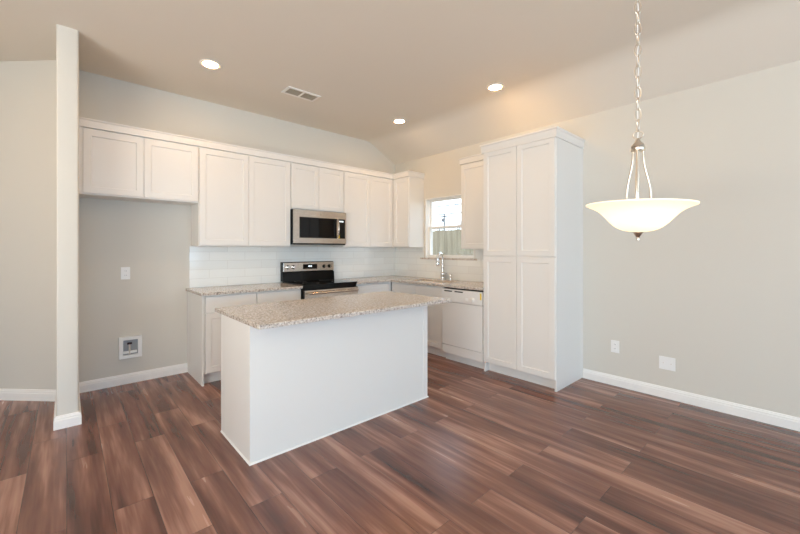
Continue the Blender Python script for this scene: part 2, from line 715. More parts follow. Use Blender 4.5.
# white jamb liner
c = MB()
c.box(B - 0.002, xf0, WY1 - 0.012, WY1, WZ0, WZ1)
c.box(B - 0.002, xf0, WY0, WY0 + 0.012, WZ0, WZ1)
c.box(B - 0.002, xf0, WY0 + 0.012, WY1 - 0.012, WZ1 - 0.012, WZ1)
c.build('jamb', M['trim'], win)
ZM = 1.705


def sash(name, x0, x1, z0, z1, st):
    y0, y1 = WY0 + 0.02, WY1 - 0.02
    c = MB()
    for (p, q, r_, t_) in ((y0, y0 + st, z0, z1), (y1 - st, y1, z0, z1), (y0 + st, y1 - st, z0, z0 + st), (y0 + st, y1 - st, z1 - st, z1)):
        c.box(x0, x1, p, q, r_, t_, 0.002)
    so = c.build(name, M['trim'], win)
    MB().box((x0 + x1) / 2 - 0.002, (x0 + x1) / 2 + 0.002, y0 + st - 0.004, y1 - st + 0.004, z0 + st - 0.004, z1 - st + 0.004).build('pane', M['glass'], so)


sash('upper_sash', B + 0.09, B + 0.12, ZM - 0.015, WZ1 - 0.025, 0.02)
sash('lower_sash', B + 0.05, B + 0.085, WZ0 + 0.015, ZM + 0.02, 0.028)
c = MB().box(B - 0.035, B + 0.039, 3.0, 4.05, WZ0 - 0.024, WZ0, 0.003)
tag(c.build('window_sill', M['granite']), 'narrow speckled granite sill under the white framed kitchen window', 'window sill')

# ------------------------------------------------------------------ tiled splashbacks
GT = 0.939           # top of the kitchen worktops
o = MB().fbox(FB, 1.025, B - 0.008, 0, 0.008, GT + 0.0005, 1.409).build('tile_backsplash', M['tile_x'])
at_origin(o)
tag(o, 'glossy white subway tile splashback behind the range and counter on the long wall', 'backsplash')
c = MB()
c.fbox(FR, 4.0, A - 0.009, 0, 0.008, GT + 0.0005, 1.409)
c.fbox(FR, 3.025, 4.0, 0, 0.008, GT + 0.0005, WZ0 - 0.025)
c.fbox(FR, 2.465, 3.025, 0, 0.008, GT + 0.0005, 1.375)
o = c.build('tile_backsplash', M['tile_y'])
at_origin(o)
tag(o, 'white subway tile splashback behind the faucet below the window', 'backsplash')

# ------------------------------------------------------------------ upper cabinets
UB, UD = 1.41, 0.31     # bottom height, carcass depth (doors add 0.02)
UT = 2.47
CW, GAP = M['cab'], 0.0018


def wall_cabinet(label, fr, u0, u1, z0, z1, doors, depth=UD, name='wall_cabinet', group='white wall cabinets', fill=None):
    p0 = fr((u0 + u1) / 2, depth / 2)
    t = thing(name, (p0[0], p0[1], z0), label, 'cabinet', group)
    MB().fbox(fr, u0 + 0.0005, u1 - 0.0005, 0.0, depth, z0, z1, 0.001).build('cabinet_body', CW, t)
    for (a_, b_) in doors:
        MB().door(fr, a_ + GAP, b_ - GAP, depth, z0 + 0.012, z1 - 0.012).build('door', CW, t)
    if fill:
        MB().fbox(fr, fill[0], fill[1], depth + 0.0003, depth + 0.0185, z0, z1).build('filler_strip', CW, t)
    return t


wall_cabinet('short white two-door cabinet above the empty refrigerator alcove', FB, 0.074, 1.044, 1.87, UT, ((0.106, 0.56), (0.56, 1.038)), fill=(0.0745, 0.105))
wall_cabinet('tall white two-door wall cabinet left of the microwave', FB, 1.045, 2.085, UB, UT, ((1.052, 1.567), (1.567, 2.08)))
wall_cabinet('short white two-door cabinet directly above the microwave', FB, 2.086, 2.872, 1.882, UT, ((2.09, 2.48), (2.48, 2.868)))
wall_cabinet('tall white two-door wall cabinet right of the microwave', FB, 2.873, B - 0.332, UB, UT, ((2.878, 3.33), (3.33, 3.765)), fill=(3.766, B - 0.3325))
wall_cabinet('narrow white single-door wall cabinet in the corner left of the window', FR, 4.0, A, UB, UT, ((4.006, 4.332),), fill=(4.333, A - 0.3315))
wall_cabinet('white single-door wall cabinet between the window and the tall pantry', FR, 2.466, 3.02, 1.378, UT, ((2.49, 3.015),))

c = MB()
yd = A - UD - 0.02
# runs along the range wall, then turns to the window-wall end cabinet and returns to the wall
path = [(B - 0.001, 4.0), (B - UD - 0.02, 4.0), (B - UD - 0.02, yd), (SX1 + 0.002, yd)]
CRP = [(0.0, 2.4705), (0.01, 2.4705), (0.012, 2.53), (0.02, 2.538), (0.02, 2.55), (-0.02, 2.55), (-0.02, 2.4705)]
c.sweep(path[::-1], [(-o_, z_) for o_, z_ in CRP])
o = c.build('crown_moulding', CW)
tag(o, 'long white crown moulding strip topping the wall cabinets from the alcove to the corner', 'moulding')
c = MB()
c.sweep([(B - UD - 0.02, 2.467), (B - UD - 0.02, 3.02), (B - 0.001, 3.02)], CRP)
o = c.build('crown_moulding', CW)
tag(o, 'short white crown moulding piece on the cabinet between window and pantry', 'moulding')

# ------------------------------------------------------------------ pantry
PY0, PY1, PD = 1.63, 2.463, 0.612
t = thing('pantry_cabinet', (B - PD / 2, (PY0 + PY1) / 2, 0), 'tall white four-door pantry cabinet standing against the right wall', 'pantry')
MB().fbox(FR, PY0, PY0 + 0.018, 0.0, PD, 0.0, 2.47, 0.0015).build('side_panel', CW, t)
MB().fbox(FR, PY1 - 0.018, PY1, 0.0, PD, 0.0, 2.47, 0.0015).build('side_panel', CW, t)
MB().fbox(FR, PY0 + 0.0185, PY1 - 0.0185, 0.0, PD - 0.001, 0.11, 2.469).build('cabinet_body', CW, t)
MB().fbox(FR, PY0 + 0.0185, PY1 - 0.0185, PD - 0.085, PD - 0.07, 0.0, 0.109).build('toe_kick', CW, t)
MB().fbox(FR, PY0 - 0.005, PY0 - 0.0002, 0.0, 0.02, 0.0, 2.47).build('scribe_strip', CW, t)
pm = 2.045
for (a_, b_) in ((PY0 + 0.006, pm), (pm, PY1 - 0.006)):
    for (z0, z1) in ((0.115, 1.295), (1.306, 2.462)):
        MB().door(FR, a_ + GAP, b_ - GAP, PD, z0, z1).build('door', CW, t)
CRQ = [(0.0, 2.452), (0.014, 2.452), (0.017, 2.522), (0.026, 2.53), (0.026, 2.545), (-0.02, 2.545), (-0.02, 2.4705), (0, 2.4705)]
xf = B - PD - 0.02
c = MB().sweep([(B - 0.001, PY0), (xf, PY0), (xf, PY1), (B - UD - 0.06, PY1)], CRQ)
c.box(xf + 0.019, B - 0.001, PY0 + 0.019, PY1 - 0.019, 2.4705, 2.53)
c.build('crown', CW, t)

# ------------------------------------------------------------------ base cabinets
BD = 0.59            # carcass depth; fronts 0.02 more
BT = 0.909           # top of carcass, underside of worktop


def base_cabinet(label, fr, u0, u1, drawers, doors, end=None, fill=None):
    p0 = fr((u0 + u1) / 2, BD / 2)
    t = thing('base_cabinet', (p0[0], p0[1], 0), label, 'cabinet', 'white base cabinets')
    a0 = u0 + (0.019 if end == 'lo' else 0.0005)
    MB().fbox(fr, a0, u1 - 0.0005, 0.0, BD, 0.11, BT).build('cabinet_body', CW, t)
    MB().fbox(fr, a0, u1 - 0.0005, BD - 0.075, BD - 0.06, 0, 0.109).build('toe_kick', CW, t)
    if end == 'lo':
        MB().fbox(fr, u0, u0 + 0.0185, 0.0, BD + 0.019, 0.0, BT, 0.001).build('end_panel', CW, t)
    for (a_, b_) in drawers:
        MB().fbox(fr, a_ + GAP, b_ - GAP, BD, BD + 0.02, 0.737, 0.893, 0.0025).build('drawer_front', CW, t)
    for (a_, b_) in doors:
        MB().door(fr, a_ + GAP, b_ - GAP, BD, 0.122, 0.725).build('door', CW, t)
    if fill:
        MB().fbox(fr, fill[0], fill[1], BD + 0.0003, BD + 0.0185, 0.11, BT).build('filler_strip', CW, t)
    return t


base_cabinet('white base cabinet at the left end of the counter beside the alcove', FB, 1.006, 1.552, ((1.034, 1.55),), ((1.034, 1.55),), end='lo')
base_cabinet('white base cabinet with drawer directly left of the range', FB, 1.553, 2.084, ((1.556, 2.08),), ((1.556, 2.08),))
base_cabinet('white base cabinet with drawer between the range and the corner', FB, 2.87, 3.498, ((2.876, 3.46),), ((2.876, 3.46),), fill=(3.461, 3.4995))
base_cabinet('white sink base cabinet under the window left of the dishwasher', FR, 3.085, 4.06, ((3.09, 3.545), (3.545, 4.02)), ((3.09, 3.545), (3.545, 4.02)), fill=(4.021, 4.0595))

# worktops
GT = 0.939
c = MB().fbox(FB, 0.988, 2.085, 0.002, 0.645, 0.91, GT, 0.003)
tag(c.build('countertop', M['granite']), 'speckled granite countertop left of the range, ending at the alcove', 'countertop')

SKX0, SKX1, SKY0, SKY1 = 3.60, 3.98, 3.14, 3.90
c = MB()
XF = B - 0.645
# L-shaped slab with a sink cut-out, built as a grid of cells
xs = sorted([2.867, XF, SKX0, SKX1, B - 0.002])
ys = sorted([2.466, SKY0, SKY1, A - 0.645, A - 0.002])
vt = {}
for z in (0.91, GT):
    for i, xx in enumerate(xs):
        for j, yy in enumerate(ys):
            vt[(i, j, z)] = c.bm.verts.new((xx, yy, z))


def cell(i, j):
    if not (0 <= i < 4 and 0 <= j < 4):
        return False
    if j < 3 and i < 1:
        return False
    return not (i == 2 and j == 1)


for i in range(4):
    for j in range(4):
        if not cell(i, j):
            continue
        for z in (0.91, GT):
            c.bm.faces.new((vt[(i, j, z)], vt[(i + 1, j, z)], vt[(i + 1, j + 1, z)], vt[(i, j + 1, z)]))
        for (di, dj, p, q) in ((-1, 0, (i, j), (i, j + 1)), (1, 0, (i + 1, j), (i + 1, j + 1)), (0, -1, (i, j), (i + 1, j)), (0, 1, (i, j + 1), (i + 1, j + 1))):
            if not cell(i + di, j + dj):
                c.bm.faces.new((vt[(*p, 0.91)], vt[(*q, 0.91)], vt[(*q, GT)], vt[(*p, GT)]))
bmesh.ops.delete(c.bm, geom=[v_ for v_ in c.bm.verts if not v_.link_faces], context='VERTS')
tag(c.build('countertop', M['granite']), 'L-shaped speckled granite countertop holding the sink under the window', 'countertop')


# sink: stainless undermount bowl
c = MB()
x0, x1, y0, y1 = SKX0 - 0.004, SKX1 + 0.004, SKY0 - 0.004, SKY1 + 0.004
zt, zb, w = 0.9085, 0.715, 0.004


def rect(ix, z):
    return [c.bm.verts.new(q) for q in ((x0 + ix, y0 + ix, z), (x1 - ix, y0 + ix, z), (x1 - ix, y1 - ix, z), (x0 + ix, y1 - ix, z))]


rs = [rect(-0.012, zt), rect(0.006, zt), rect(0.014, zb + 0.02), rect(0.04, zb), rect(0.04, zb - 0.004), rect(0.008, zb + 0.016), rect(-0.001, zt - 0.003), rect(-0.012, zt - 0.003)]
for a_, b_ in zip(rs, rs[1:] + rs[:1]):
    if a_ is rs[3]:
        continue
    for i in range(4):
        j = (i + 1) % 4
        c.bm.faces.new((a_[i], a_[j], b_[j], b_[i]))
c.bm.faces.new(rs[3])
c.bm.faces.new(rs[4])
t = thing('kitchen_sink', ((x0 + x1) / 2, (y0 + y1) / 2, zb), 'stainless undermount sink set in the granite counter below the window', 'sink')
c.build('basin', M['steel'], t)
MB().lathe([(0, zb + 0.004), (0.02, zb + 0.004), (0.042, zb + 0.0035), (0.045, zb + 0.0005)], (x0 + x1) / 2, (y0 + y1) / 2, 24).build('drain', M['chrome'], t, True)

# faucet
fx_, fy_ = 4.03, 3.545
t = thing('kitchen_faucet', (fx_, fy_, GT), 'chrome gooseneck kitchen faucet behind the sink in front of the window', 'faucet')
MB().lathe([(0, GT), (0.032, GT), (0.032, GT + 0.008), (0.028, GT + 0.014), (0.027, GT + 0.06), (0.031, GT + 0.065), (0.031, GT + 0.10), (0.022, GT + 0.115), (0.014, GT + 0.125), (0, GT + 0.125)], fx_, fy_, 24).build('base', M['chrome'], t, True)
pts = [(fx_, fy_, GT + 0.12), (fx_, fy_, GT + 0.30)]
for k in range(1, 13):
    an = PI * k / 12
    pts.append((fx_ - 0.058 + 0.058 * math.cos(an), fy_ - 0.01 * k / 12, GT + 0.30 + 0.085 * math.sin(an)))
pts.append((fx_ - 0.117, fy_ - 0.01, GT + 0.275))
MB().tube(pts, 0.0155, 14).build('spout', M['chrome'], t, True)
MB().lathe([(0, GT + 0.20), (0.02, GT + 0.20), (0.025, GT + 0.215), (0.023, GT + 0.275), (0.017, GT + 0.285), (0, GT + 0.286)], fx_ - 0.117, fy_ - 0.01, 20).build('spray_head', M['chrome'], t, True)
MB().tube([(fx_, fy_ - 0.022, GT + 0.082), (fx_ - 0.01, fy_ - 0.05, GT + 0.09), (fx_ - 0.04, fy_ - 0.11, GT + 0.098)], 0.009, 10, r_end=0.006).build('handle', M['chrome'], t, True)
t = thing('soap_dispenser', (4.03, 3.40, GT), 'short chrome side sprayer right of the gooseneck faucet', 'sprayer')
MB().lathe([(0, GT), (0.022, GT), (0.022, GT + 0.008), (0.013, GT + 0.016), (0.012, GT + 0.03), (0, GT + 0.03)], 4.03, 3.40, 20).build('base', M['chrome'], t, True)
MB().lathe([(0, GT + 0.0305), (0.011, GT + 0.0305), (0.016, GT + 0.06), (0.018, GT + 0.08), (0.012, GT + 0.09), (0, GT + 0.092)], 4.03, 3.40, 20).build('spray_head', M['chrome'], t, True)
t.name = 'side_sprayer'

# ------------------------------------------------------------------ range
RX = (2.0885, 2.8635)
t = thing('electric_range', (2.476, A - 0.34, 0), 'black and stainless electric range standing between the granite counters', 'range')
MB().fbox(FB, RX[0], RX[1], 0.02, 0.64, 0.03, 0.931, 0.002).build('range_body', M['black'], t)
MB().fbox(FB, RX[0], RX[1], 0.075, 0.665, 0.9315, 0.952, 0.004).build('cooktop', M['glass_black'], t)
M['burner'] = mat('burner_ring', (0.05, 0.05, 0.05), 0.35)
for (bx, by, br_) in ((2.28, 0.2, 0.075), (2.67, 0.2, 0.095), (2.28, 0.48, 0.105), (2.67, 0.48, 0.075)):
    MB().lathe([(br_ - 0.004, 0.9522), (br_, 0.9522), (br_, 0.9526), (br_ - 0.004, 0.9526)], bx, A - by, 36, close=True).build('burner', M['burner'], t)
# backguard: sloped control face on a black base
c = MB()
pf = [(0.02, 0.9525), (0.095, 0.9525), (0.085, 1.069), (0.06, 1.074), (0.02, 1.074)]
g0 = [c.bm.verts.new((*FB(RX[0], q_), z_)) for q_, z_ in pf]
g1 = [c.bm.verts.new((*FB(RX[1], q_), z_)) for q_, z_ in pf]
c.bm.faces.new(g0)
c.bm.faces.new(g1)
for i in range(len(pf)):
    j = (i + 1) % len(pf)
    c.bm.faces.new((g0[i], g0[j], g1[j], g1[i]))
c.build('backguard_base', M['black'], t)
MB().fbox(FB, RX[0], RX[1], 0.012, 0.07, 1.0745, 1.208, 0.006).build('backguard', M['black'], t)
MB().fbox(FB, RX[0] + 0.008, RX[1] - 0.006, 0.0705, 0.088, 1.08, 1.198, 0.004).build('control_fascia', M['steel'], t)
dsp = MB().fbox(FB, 2.375, 2.59, 0.0882, 0.0905, 1.108, 1.174, 0.001).build('display', M['glass_black'], t)
dg = MB()
for k, uu in enumerate((2.455, 2.468, 2.485, 2.498)):
    dg.fbox(FB, uu, uu + 0.009, 0.0906, 0.0909, 1.138, 1.156)
dg.build('display_digits', M['digits'], dsp)
for uu in (2.155, 2.235, 2.70, 2.785):
    x_, y_ = FB(uu, 0.0882)
    kn = MB().lathe_dir([(0, 0), (0.026, 0), (0.026, 0.004), (0.02, 0.008), (0.0185, 0.026), (0.014, 0.03), (0, 0.03)], (x_, y_, 1.14), (0, -1, 0)).build('knob', M['chrome'] if uu < 2.3 else M['black'], t, True)
    MB().box(x_ - 0.003, x_ + 0.003, y_ - 0.033, y_ - 0.0302, 1.126, 1.156).build('pointer', M['chrome'], kn)
# oven door
d_ = MB().fbox(FB, RX[0] + 0.002, RX[1] - 0.002, 0.6405, 0.675, 0.235, 0.886, 0.004).build('oven_door', M['black'], t)
MB().fbox(FB, RX[0] + 0.004, RX[1] - 0.004, 0.6755, 0.682, 0.766, 0.882, 0.002).build('door_trim', M['steel'], d_)
MB().fbox(FB, 2.19, 2.76, 0.6755, 0.678, 0.34, 0.70, 0.002).build('door_window', M['glass_black'], d_)
h_ = MB()
h_.tube([(*FB(2.12, 0.725), 0.848), (*FB(2.83, 0.725), 0.848)], 0.0135, 14)
for uu in (2.15, 2.80):
    h_.tube([(*FB(uu, 0.6825), 0.848), (*FB(uu, 0.714), 0.848)], 0.010, 10)
h_.build('handle', M['steel'], d_, True)
MB().fbox(FB, RX[0] + 0.002, RX[1] - 0.002, 0.6405, 0.672, 0.07, 0.228, 0.004).build('drawer', M['steel'], t)
for uu in (2.13, 2.82):
    for nn in (0.1, 0.58):
        x_, y_ = FB(uu, nn)
        MB().lathe([(0, 0), (0.02, 0), (0.02, 0.012), (0.012, 0.029), (0, 0.029)], x_, y_, 14).build('foot', M['black'], t)

# ------------------------------------------------------------------ microwave
MZ0, MZ1 = 1.437, 1.8805
t = thing('microwave_oven', (2.476, A - 0.2, MZ0), 'stainless over-the-range microwave with black glass door mounted above the range', 'microwave')
MB().fbox(FB, 2.0885, 2.8695, 0.009, 0.372, MZ0, MZ1, 0.002).build('microwave_body', M['black'], t)
dr = MB()
# stainless face built as a frame around the black glass
F0, F1 = 0.3725, 0.395
for (a_, b_, p_, q_) in ((2.092, 2.168, MZ0 + 0.018, MZ1 - 0.004), (2.168, 2.8655, MZ0 + 0.018, 1.522), (2.168, 2.8655, 1.787, MZ1 - 0.004), (2.848, 2.8655, 1.522, 1.787)):
    dr.fbox(FB, a_, b_, F0, F1, p_, q_)
dr.build('face_frame', M['steel'], t)
MB().fbox(FB, 2.169, 2.715, F0, F1 + 0.002, 1.523, 1.786, 0.002).build('door_window', M['glass_black'], t)
cp = MB().fbox(FB, 2.735, 2.847, F0, F1 + 0.001, 1.523, 1.786, 0.001).build('control_panel', M['glass_black'], t)
dg = MB()
for k, uu in enumerate((2.757, 2.772, 2.792, 2.807)):
    dg.fbox(FB, uu, uu + 0.011, F1 + 0.0011, F1 + 0.0014, 1.747, 1.764)
dg.build('display_digits', M['digits'], cp)
MB().fbox(FB, 2.7155, 2.7345, F0, F1, 1.523, 1.786).build('door_edge', M['steel'], t)
hb = MB()
hp = []
for k in range(13):
    q_ = k / 12
    hp.append((*FB(2.718, F1 + 0.012 + 0.034 * math.sin(PI * q_)), 1.515 + 0.285 * q_))
hb.tube(hp, 0.011, 12)
ho = hb.build('handle', M['steel'], t, True)
MB().fbox(FB, 2.719, 2.742, F1 + 0.0225, F1 + 0.026, 1.527, 1.568).build('tag', M['yellow'], ho, label='yellow tag')
x_, y_ = FB(2.476, F1 + 0.0002)
MB().lathe_dir([(0, 0), (0.012, 0), (0.012, 0.002), (0, 0.002)], (x_, y_, 1.832), (0, -1, 0), 20).build('badge', M['grille'], t)
gv = MB()
for k in range(14):
    gv.fbox(FB, 2.13 + k * 0.05, 2.165 + k * 0.05, 0.3728, 0.378, MZ0 + 0.003, MZ0 + 0.014)
gv.build('vent_grille', M['slot'], t)

# ------------------------------------------------------------------ dishwasher
DY0, DY1 = 2.469, 3.08
t = thing('dishwasher', (B - 0.3, (DY0 + DY1) / 2, 0), 'white built-in dishwasher between the sink cabinet and the pantry', 'dishwasher')
MB().fbox(FR, DY0 + 0.004, DY1 - 0.004, 0.03, 0.585, 0.10, 0.897).build('tub', M['slot'], t)
MB().fbox(FR, DY0 + 0.004, DY1 - 0.004, 0.5855, 0.628, 0.205, 0.731, 0.004).build('door', M['dw'], t)
cp = MB().fbox(FR, DY0 + 0.004, DY1 - 0.004, 0.5855, 0.640, 0.735, 0.890, 0.006).build('control_panel', M['dw'], t)
for (a_, b_) in ((2.905, 3.03), (2.74, 2.865)):
    MB().fbox(FR, a_, b_, 0.6401, 0.6412, 0.860, 0.874).build('vent_slot', M['slot'], cp)
x_, y_ = FR(2.60, 0.6402)
MB().lathe_dir([(0, 0), (0.027, 0), (0.027, 0.004), (0.021, 0.007), (0.018, 0.02), (0, 0.021)], (x_, y_, 0.79), (-1, 0, 0)).build('dial', M['dw'], cp, True)
MB().fbox(FR, 2.66, 2.70, 0.6402, 0.643, 0.775, 0.805, 0.001).build('button', M['plastic'], cp)
MB().fbox(FR, 2.476, 2.496, 0.6402, 0.6412, 0.80, 0.875).build('tag', M['yellow'], cp, label='yellow energy tag')
MB().fbox(FR, DY0 + 0.004, DY1 - 0.004, 0.5855, 0.622, 0.095, 0.2, 0.003).build('lower_panel', M['dw'], t)
MB().fbox(FR, DY0 + 0.004, DY1 - 0.004, 0.54, 0.556, 0.0, 0.0995).build('toe_kick', M['dw'], t)

# ------------------------------------------------------------------ island
IX0, IX1, IY0, IY1 = 0.865, 2.491, 2.385, 2.994
t = thing('kitchen_island', ((IX0 + IX1) / 2, (IY0 + IY1) / 2, 0), 'white panelled kitchen island standing in the middle of the plank floor', 'island')
FI = lambda u, nn: (u, nn)
MB().box(IX0, IX1, IY0, IY0 + 0.018, 0, 0.8835, 0.0012).build('back_panel', CW, t)
MB().box(IX0, IX0 + 0.018, IY0 + 0.0185, IY1 - 0.021, 0, 0.8835, 0.0012).build('end_panel', CW, t)
MB().box(IX1 - 0.018, IX1, IY0 + 0.0185, IY1 - 0.021, 0, 0.8835, 0.0012).build('end_panel', CW, t)
MB().box(IX1 - 0.055, IX1, IY0 - 0.006, IY0 - 0.0003, 0, 0.8835, 0.001).build('corner_strip', CW, t)
MB().box(IX0 + 0.0185, IX1 - 0.0185, IY0 + 0.0185, IY1 - 0.022, 0.11, 0.8835).build('cabinet_body', CW, t)
MB().box(IX0 + 0.0185, IX1 - 0.0185, IY1 - 0.1, IY1 - 0.085, 0, 0.1095).build('toe_kick', CW, t)
nI = 3
for k in range(nI):
    a_ = IX0 + 0.003 + (IX1 - IX0 - 0.006) * k / nI
    b_ = IX0 + 0.003 + (IX1 - IX0 - 0.006) * (k + 1) / nI
    MB().door(FI, a_ + GAP, b_ - GAP, IY1 - 0.0205, 0.122, 0.705).build('door', CW, t)
    MB().box(a_ + GAP, b_ - GAP, IY1 - 0.0205, IY1, 0.715, 0.868, 0.0025).build('drawer_front', CW, t)
SHO = [(0, 0), (0.007, 0), (0.0065, 0.006), (0.004, 0.010), (0, 0.012)]
c = MB().sweep([(IX1, IY1 - 0.03), (IX1, IY0 - 0.0065), (IX0, IY0 - 0.0065), (IX0, IY1 - 0.03)], SHO)
c.build('shoe_moulding', M['trim'], t)
c = MB().box(0.86, 2.64, 2.222, 3.20 - 0.08, 0.885, 0.915, 0.004)
tag(c.build('island_countertop', M['granite']), 'large speckled granite slab lying on top of the island', 'countertop')


# ------------------------------------------------------------------ wall plates
def plate(name, label, fr, u, z, w, h, kind, cat):
    p0 = fr(u, 0)
    t = thing(name, (p0[0], p0[1], z - h / 2), label, cat)
    MB().fbox(fr, u - w / 2, u + w / 2, 0.0, 0.006, z - h / 2, z + h / 2, 0.002).build('cover_plate', M['plastic'], t)
    if kind == 'outlet':
        for dz in (0.022, -0.022):
            s = MB().fbox(fr, u - 0.016, u + 0.016, 0.006, 0.0085, z + dz - 0.014, z + dz + 0.014, 0.002).build('socket', M['plastic'], t)
            sl = MB()
            for du in (-0.006, 0.006):
                sl.fbox(fr, u + du - 0.001, u + du + 0.001, 0.0086, 0.009, z + dz - 0.003, z + dz + 0.006)
            sl.build('slot', M['slot'], s)
    if kind == 'screws':
        for du in (-0.03, 0.03):
            x_, y_ = fr(u + du, 0.0061)
            d3 = Vector((*fr(u, 1), 0)) - Vector((*fr(u, 0), 0))
            MB().lathe_dir([(0, 0), (0.004, 0), (0.003, 0.001), (0, 0.001)], (x_, y_, z), d3, 12).build('screw', M['nickel'], t)
    return t


plate('wall_outlet', 'small white duplex outlet on the refrigerator alcove wall above the valve box', FB, 0.446, 1.13, 0.076, 0.125, 'outlet', 'outlet')
plate('wall_outlet', 'small white duplex outlet low on the right wall nearest the pantry', FR, 1.313, 0.394, 0.076, 0.122, 'outlet', 'outlet')
plate('blank_plate', 'wide white blank cover plate low on the right wall', FR, 0.878, 0.322, 0.125, 0.118, 'screws', 'cover plate')

# refrigerator water valve box
t = thing('water_valve_box', (0.487, A, 0.26), 'square white recessed water valve box low on the refrigerator alcove wall', 'valve box')
u0, u1, z0, z1 = 0.391, 0.583, 0.262, 0.482
c = MB()
for (a_, b_, p_, q_) in ((u0, u0 + 0.034, z0, z1), (u1 - 0.034, u1, z0, z1), (u0 + 0.034, u1 - 0.034, z0, z0 + 0.034), (u0 + 0.034, u1 - 0.034, z1 - 0.034, z1)):
    c.fbox(FB, a_, b_, 0.0, 0.03, p_, q_, 0.003)
c.build('box_frame', M['plastic'], t)
MB().fbox(FB, u0 + 0.0345, u1 - 0.0345, 0.0, 0.004, z0 + 0.0345, z1 - 0.0345).build('back_plate', M['box_grey'], t)
x_, y_ = FB(0.478, 0.0)
v_ = MB().tube([(x_, y_ - 0.016, 0.30), (x_, y_ - 0.016, 0.4)], 0.009, 12).build('valve_stem', M['nickel'], t, True)
MB().box(x_ - 0.02, x_ + 0.02, y_ - 0.028, y_ - 0.012, 0.402, 0.422, 0.002).build('valve_handle', M['red'], v_)
MB().fbox(FB, 0.4265, 0.54, 0.006, 0.024, 0.31, 0.335, 0.003).build('shelf', M['plastic'], t)

# ------------------------------------------------------------------ ceiling fixtures
def can(x, y, label):
    t = thing('recessed_light', (x, y, CEIL - 0.012), label, 'ceiling light', 'recessed ceiling downlights')
    MB().lathe([(0.066, CEIL), (0.092, CEIL), (0.094, CEIL - 0.003), (0.088, CEIL - 0.008), (0.066, CEIL - 0.005)], x, y, 40, close=True).build('trim_ring', M['trim'], t, True)
    MB().lathe([(0, CEIL - 0.0065), (0.045, CEIL - 0.0055), (0.065, CEIL - 0.003), (0.065, CEIL - 0.001), (0, CEIL - 0.001)], x, y, 40).build('lens', M['lens'], t, True)


can(0.99, 3.72, 'lit round recessed downlight nearest the stub wall, left of the vent')
can(3.30, 3.67, 'lit round recessed downlight over the corner of the wall cabinets')
can(3.365, 2.225, 'lit round recessed downlight in front of the tall pantry')
can(0.99, 2.225, 'lit round recessed downlight above the near end of the island, outside the frame')
can(-1.1, 3.7, 'added round downlight brightening the hall left of the stub wall, outside the frame')  # unseen fixture, added because the hall was too dark

t = thing('ceiling_vent', (1.922, 3.757, CEIL - 0.008), 'white rectangular air vent with two grey louvre panels on the ceiling', 'air vent')
vx0, vx1, vy0, vy1 = 1.732, 2.112, 3.662, 3.85
c = MB()
for (a_, b_, p_, q_) in ((vx0, vx1, vy0, vy0 + 0.025), (vx0, vx1, vy1 - 0.025, vy1), (vx0, vx0 + 0.025, vy0 + 0.025, vy1 - 0.025), (vx1 - 0.025, vx1, vy0 + 0.025, vy1 - 0.025), (1.910, 1.934, vy0 + 0.025, vy1 - 0.025)):
    c.box(a_, b_, p_, q_, CEIL - 0.01, CEIL)
c.build('vent_frame', M['trim'], t)
for (a_, b_) in ((vx0 + 0.0255, 1.9095), (1.9345, vx1 - 0.0255)):
    c = MB()
    c.box(a_, b_, vy0 + 0.0255, vy1 - 0.0255, CEIL - 0.002, CEIL - 0.0005)
    for k in range(9):
        yy = vy0 + 0.032 + k * 0.0145
        c.box(a_, b_, yy, yy + 0.0065, CEIL - 0.009, CEIL - 0.0019)
    c.build('louvre_panel', M['grille'], t)

# ------------------------------------------------------------------ pendant
px, py = 2.071, 0.561
RIM = 1.587
t = thing('pendant_lamp', (px, py, 1.41), 'lit bowl pendant lamp of frosted glass hanging on a nickel chain', 'pendant lamp')
R = 0.232
outer = [(0.0, -0.133), (0.05, -0.129), (0.092, -0.113), (0.122, -0.088), (0.146, -0.06), (0.170, -0.036), (0.198, -0.018), (0.222, -0.008), (R, -0.004)]
inner = [(R, 0.002), (0.22, -0.001), (0.196, -0.011), (0.167, -0.029), (0.141, -0.054), (0.117, -0.082), (0.088, -0.107), (0.048, -0.1235), (0.0, -0.127)]


def cat(pts, k=4):
    out = []
    P = [pts[0]] + pts + [pts[-1]]
    for i in range(1, len(P) - 2):
        for j in range(k):
            u = j / k
            q = []
            for d in range(len(P[0])):
                p0, p1, p2, p3 = P[i - 1][d], P[i][d], P[i + 1][d], P[i + 2][d]
                q.append(0.5 * (2 * p1 + (p2 - p0) * u + (2 * p0 - 5 * p1 + 4 * p2 - p3) * u * u + (3 * p1 - p0 - 3 * p2 + p3) * u ** 3))
            out.append(tuple(q))
    out.append(pts[-1])
    return out


prof = [(max(r_, 0), RIM + h) for r_, h in cat(outer) + cat(inner)]
bw = MB().lathe(prof, px, py, 72)
# the bowl hangs very slightly out of level, as in the photograph
bmesh.ops.rotate(bw.bm, cent=(px, py, RIM - 0.13), matrix=Matrix.Rotation(math.radians(1.8), 3, Vector((0.966, 0.259, 0))), verts=bw.bm.verts)
bw.build('glass_bowl', M['lamp_glass'], t, True)
MB().lathe([(0, RIM - 0.175), (0.006, RIM - 0.174), (0.008, RIM - 0.166), (0.005, RIM - 0.158), (0.012, RIM - 0.153), (0.014, RIM - 0.146), (0.02, RIM - 0.139), (0.022, RIM - 0.1345), (0, RIM - 0.1345)], px, py, 24).build('finial', M['nickel'], t, True)
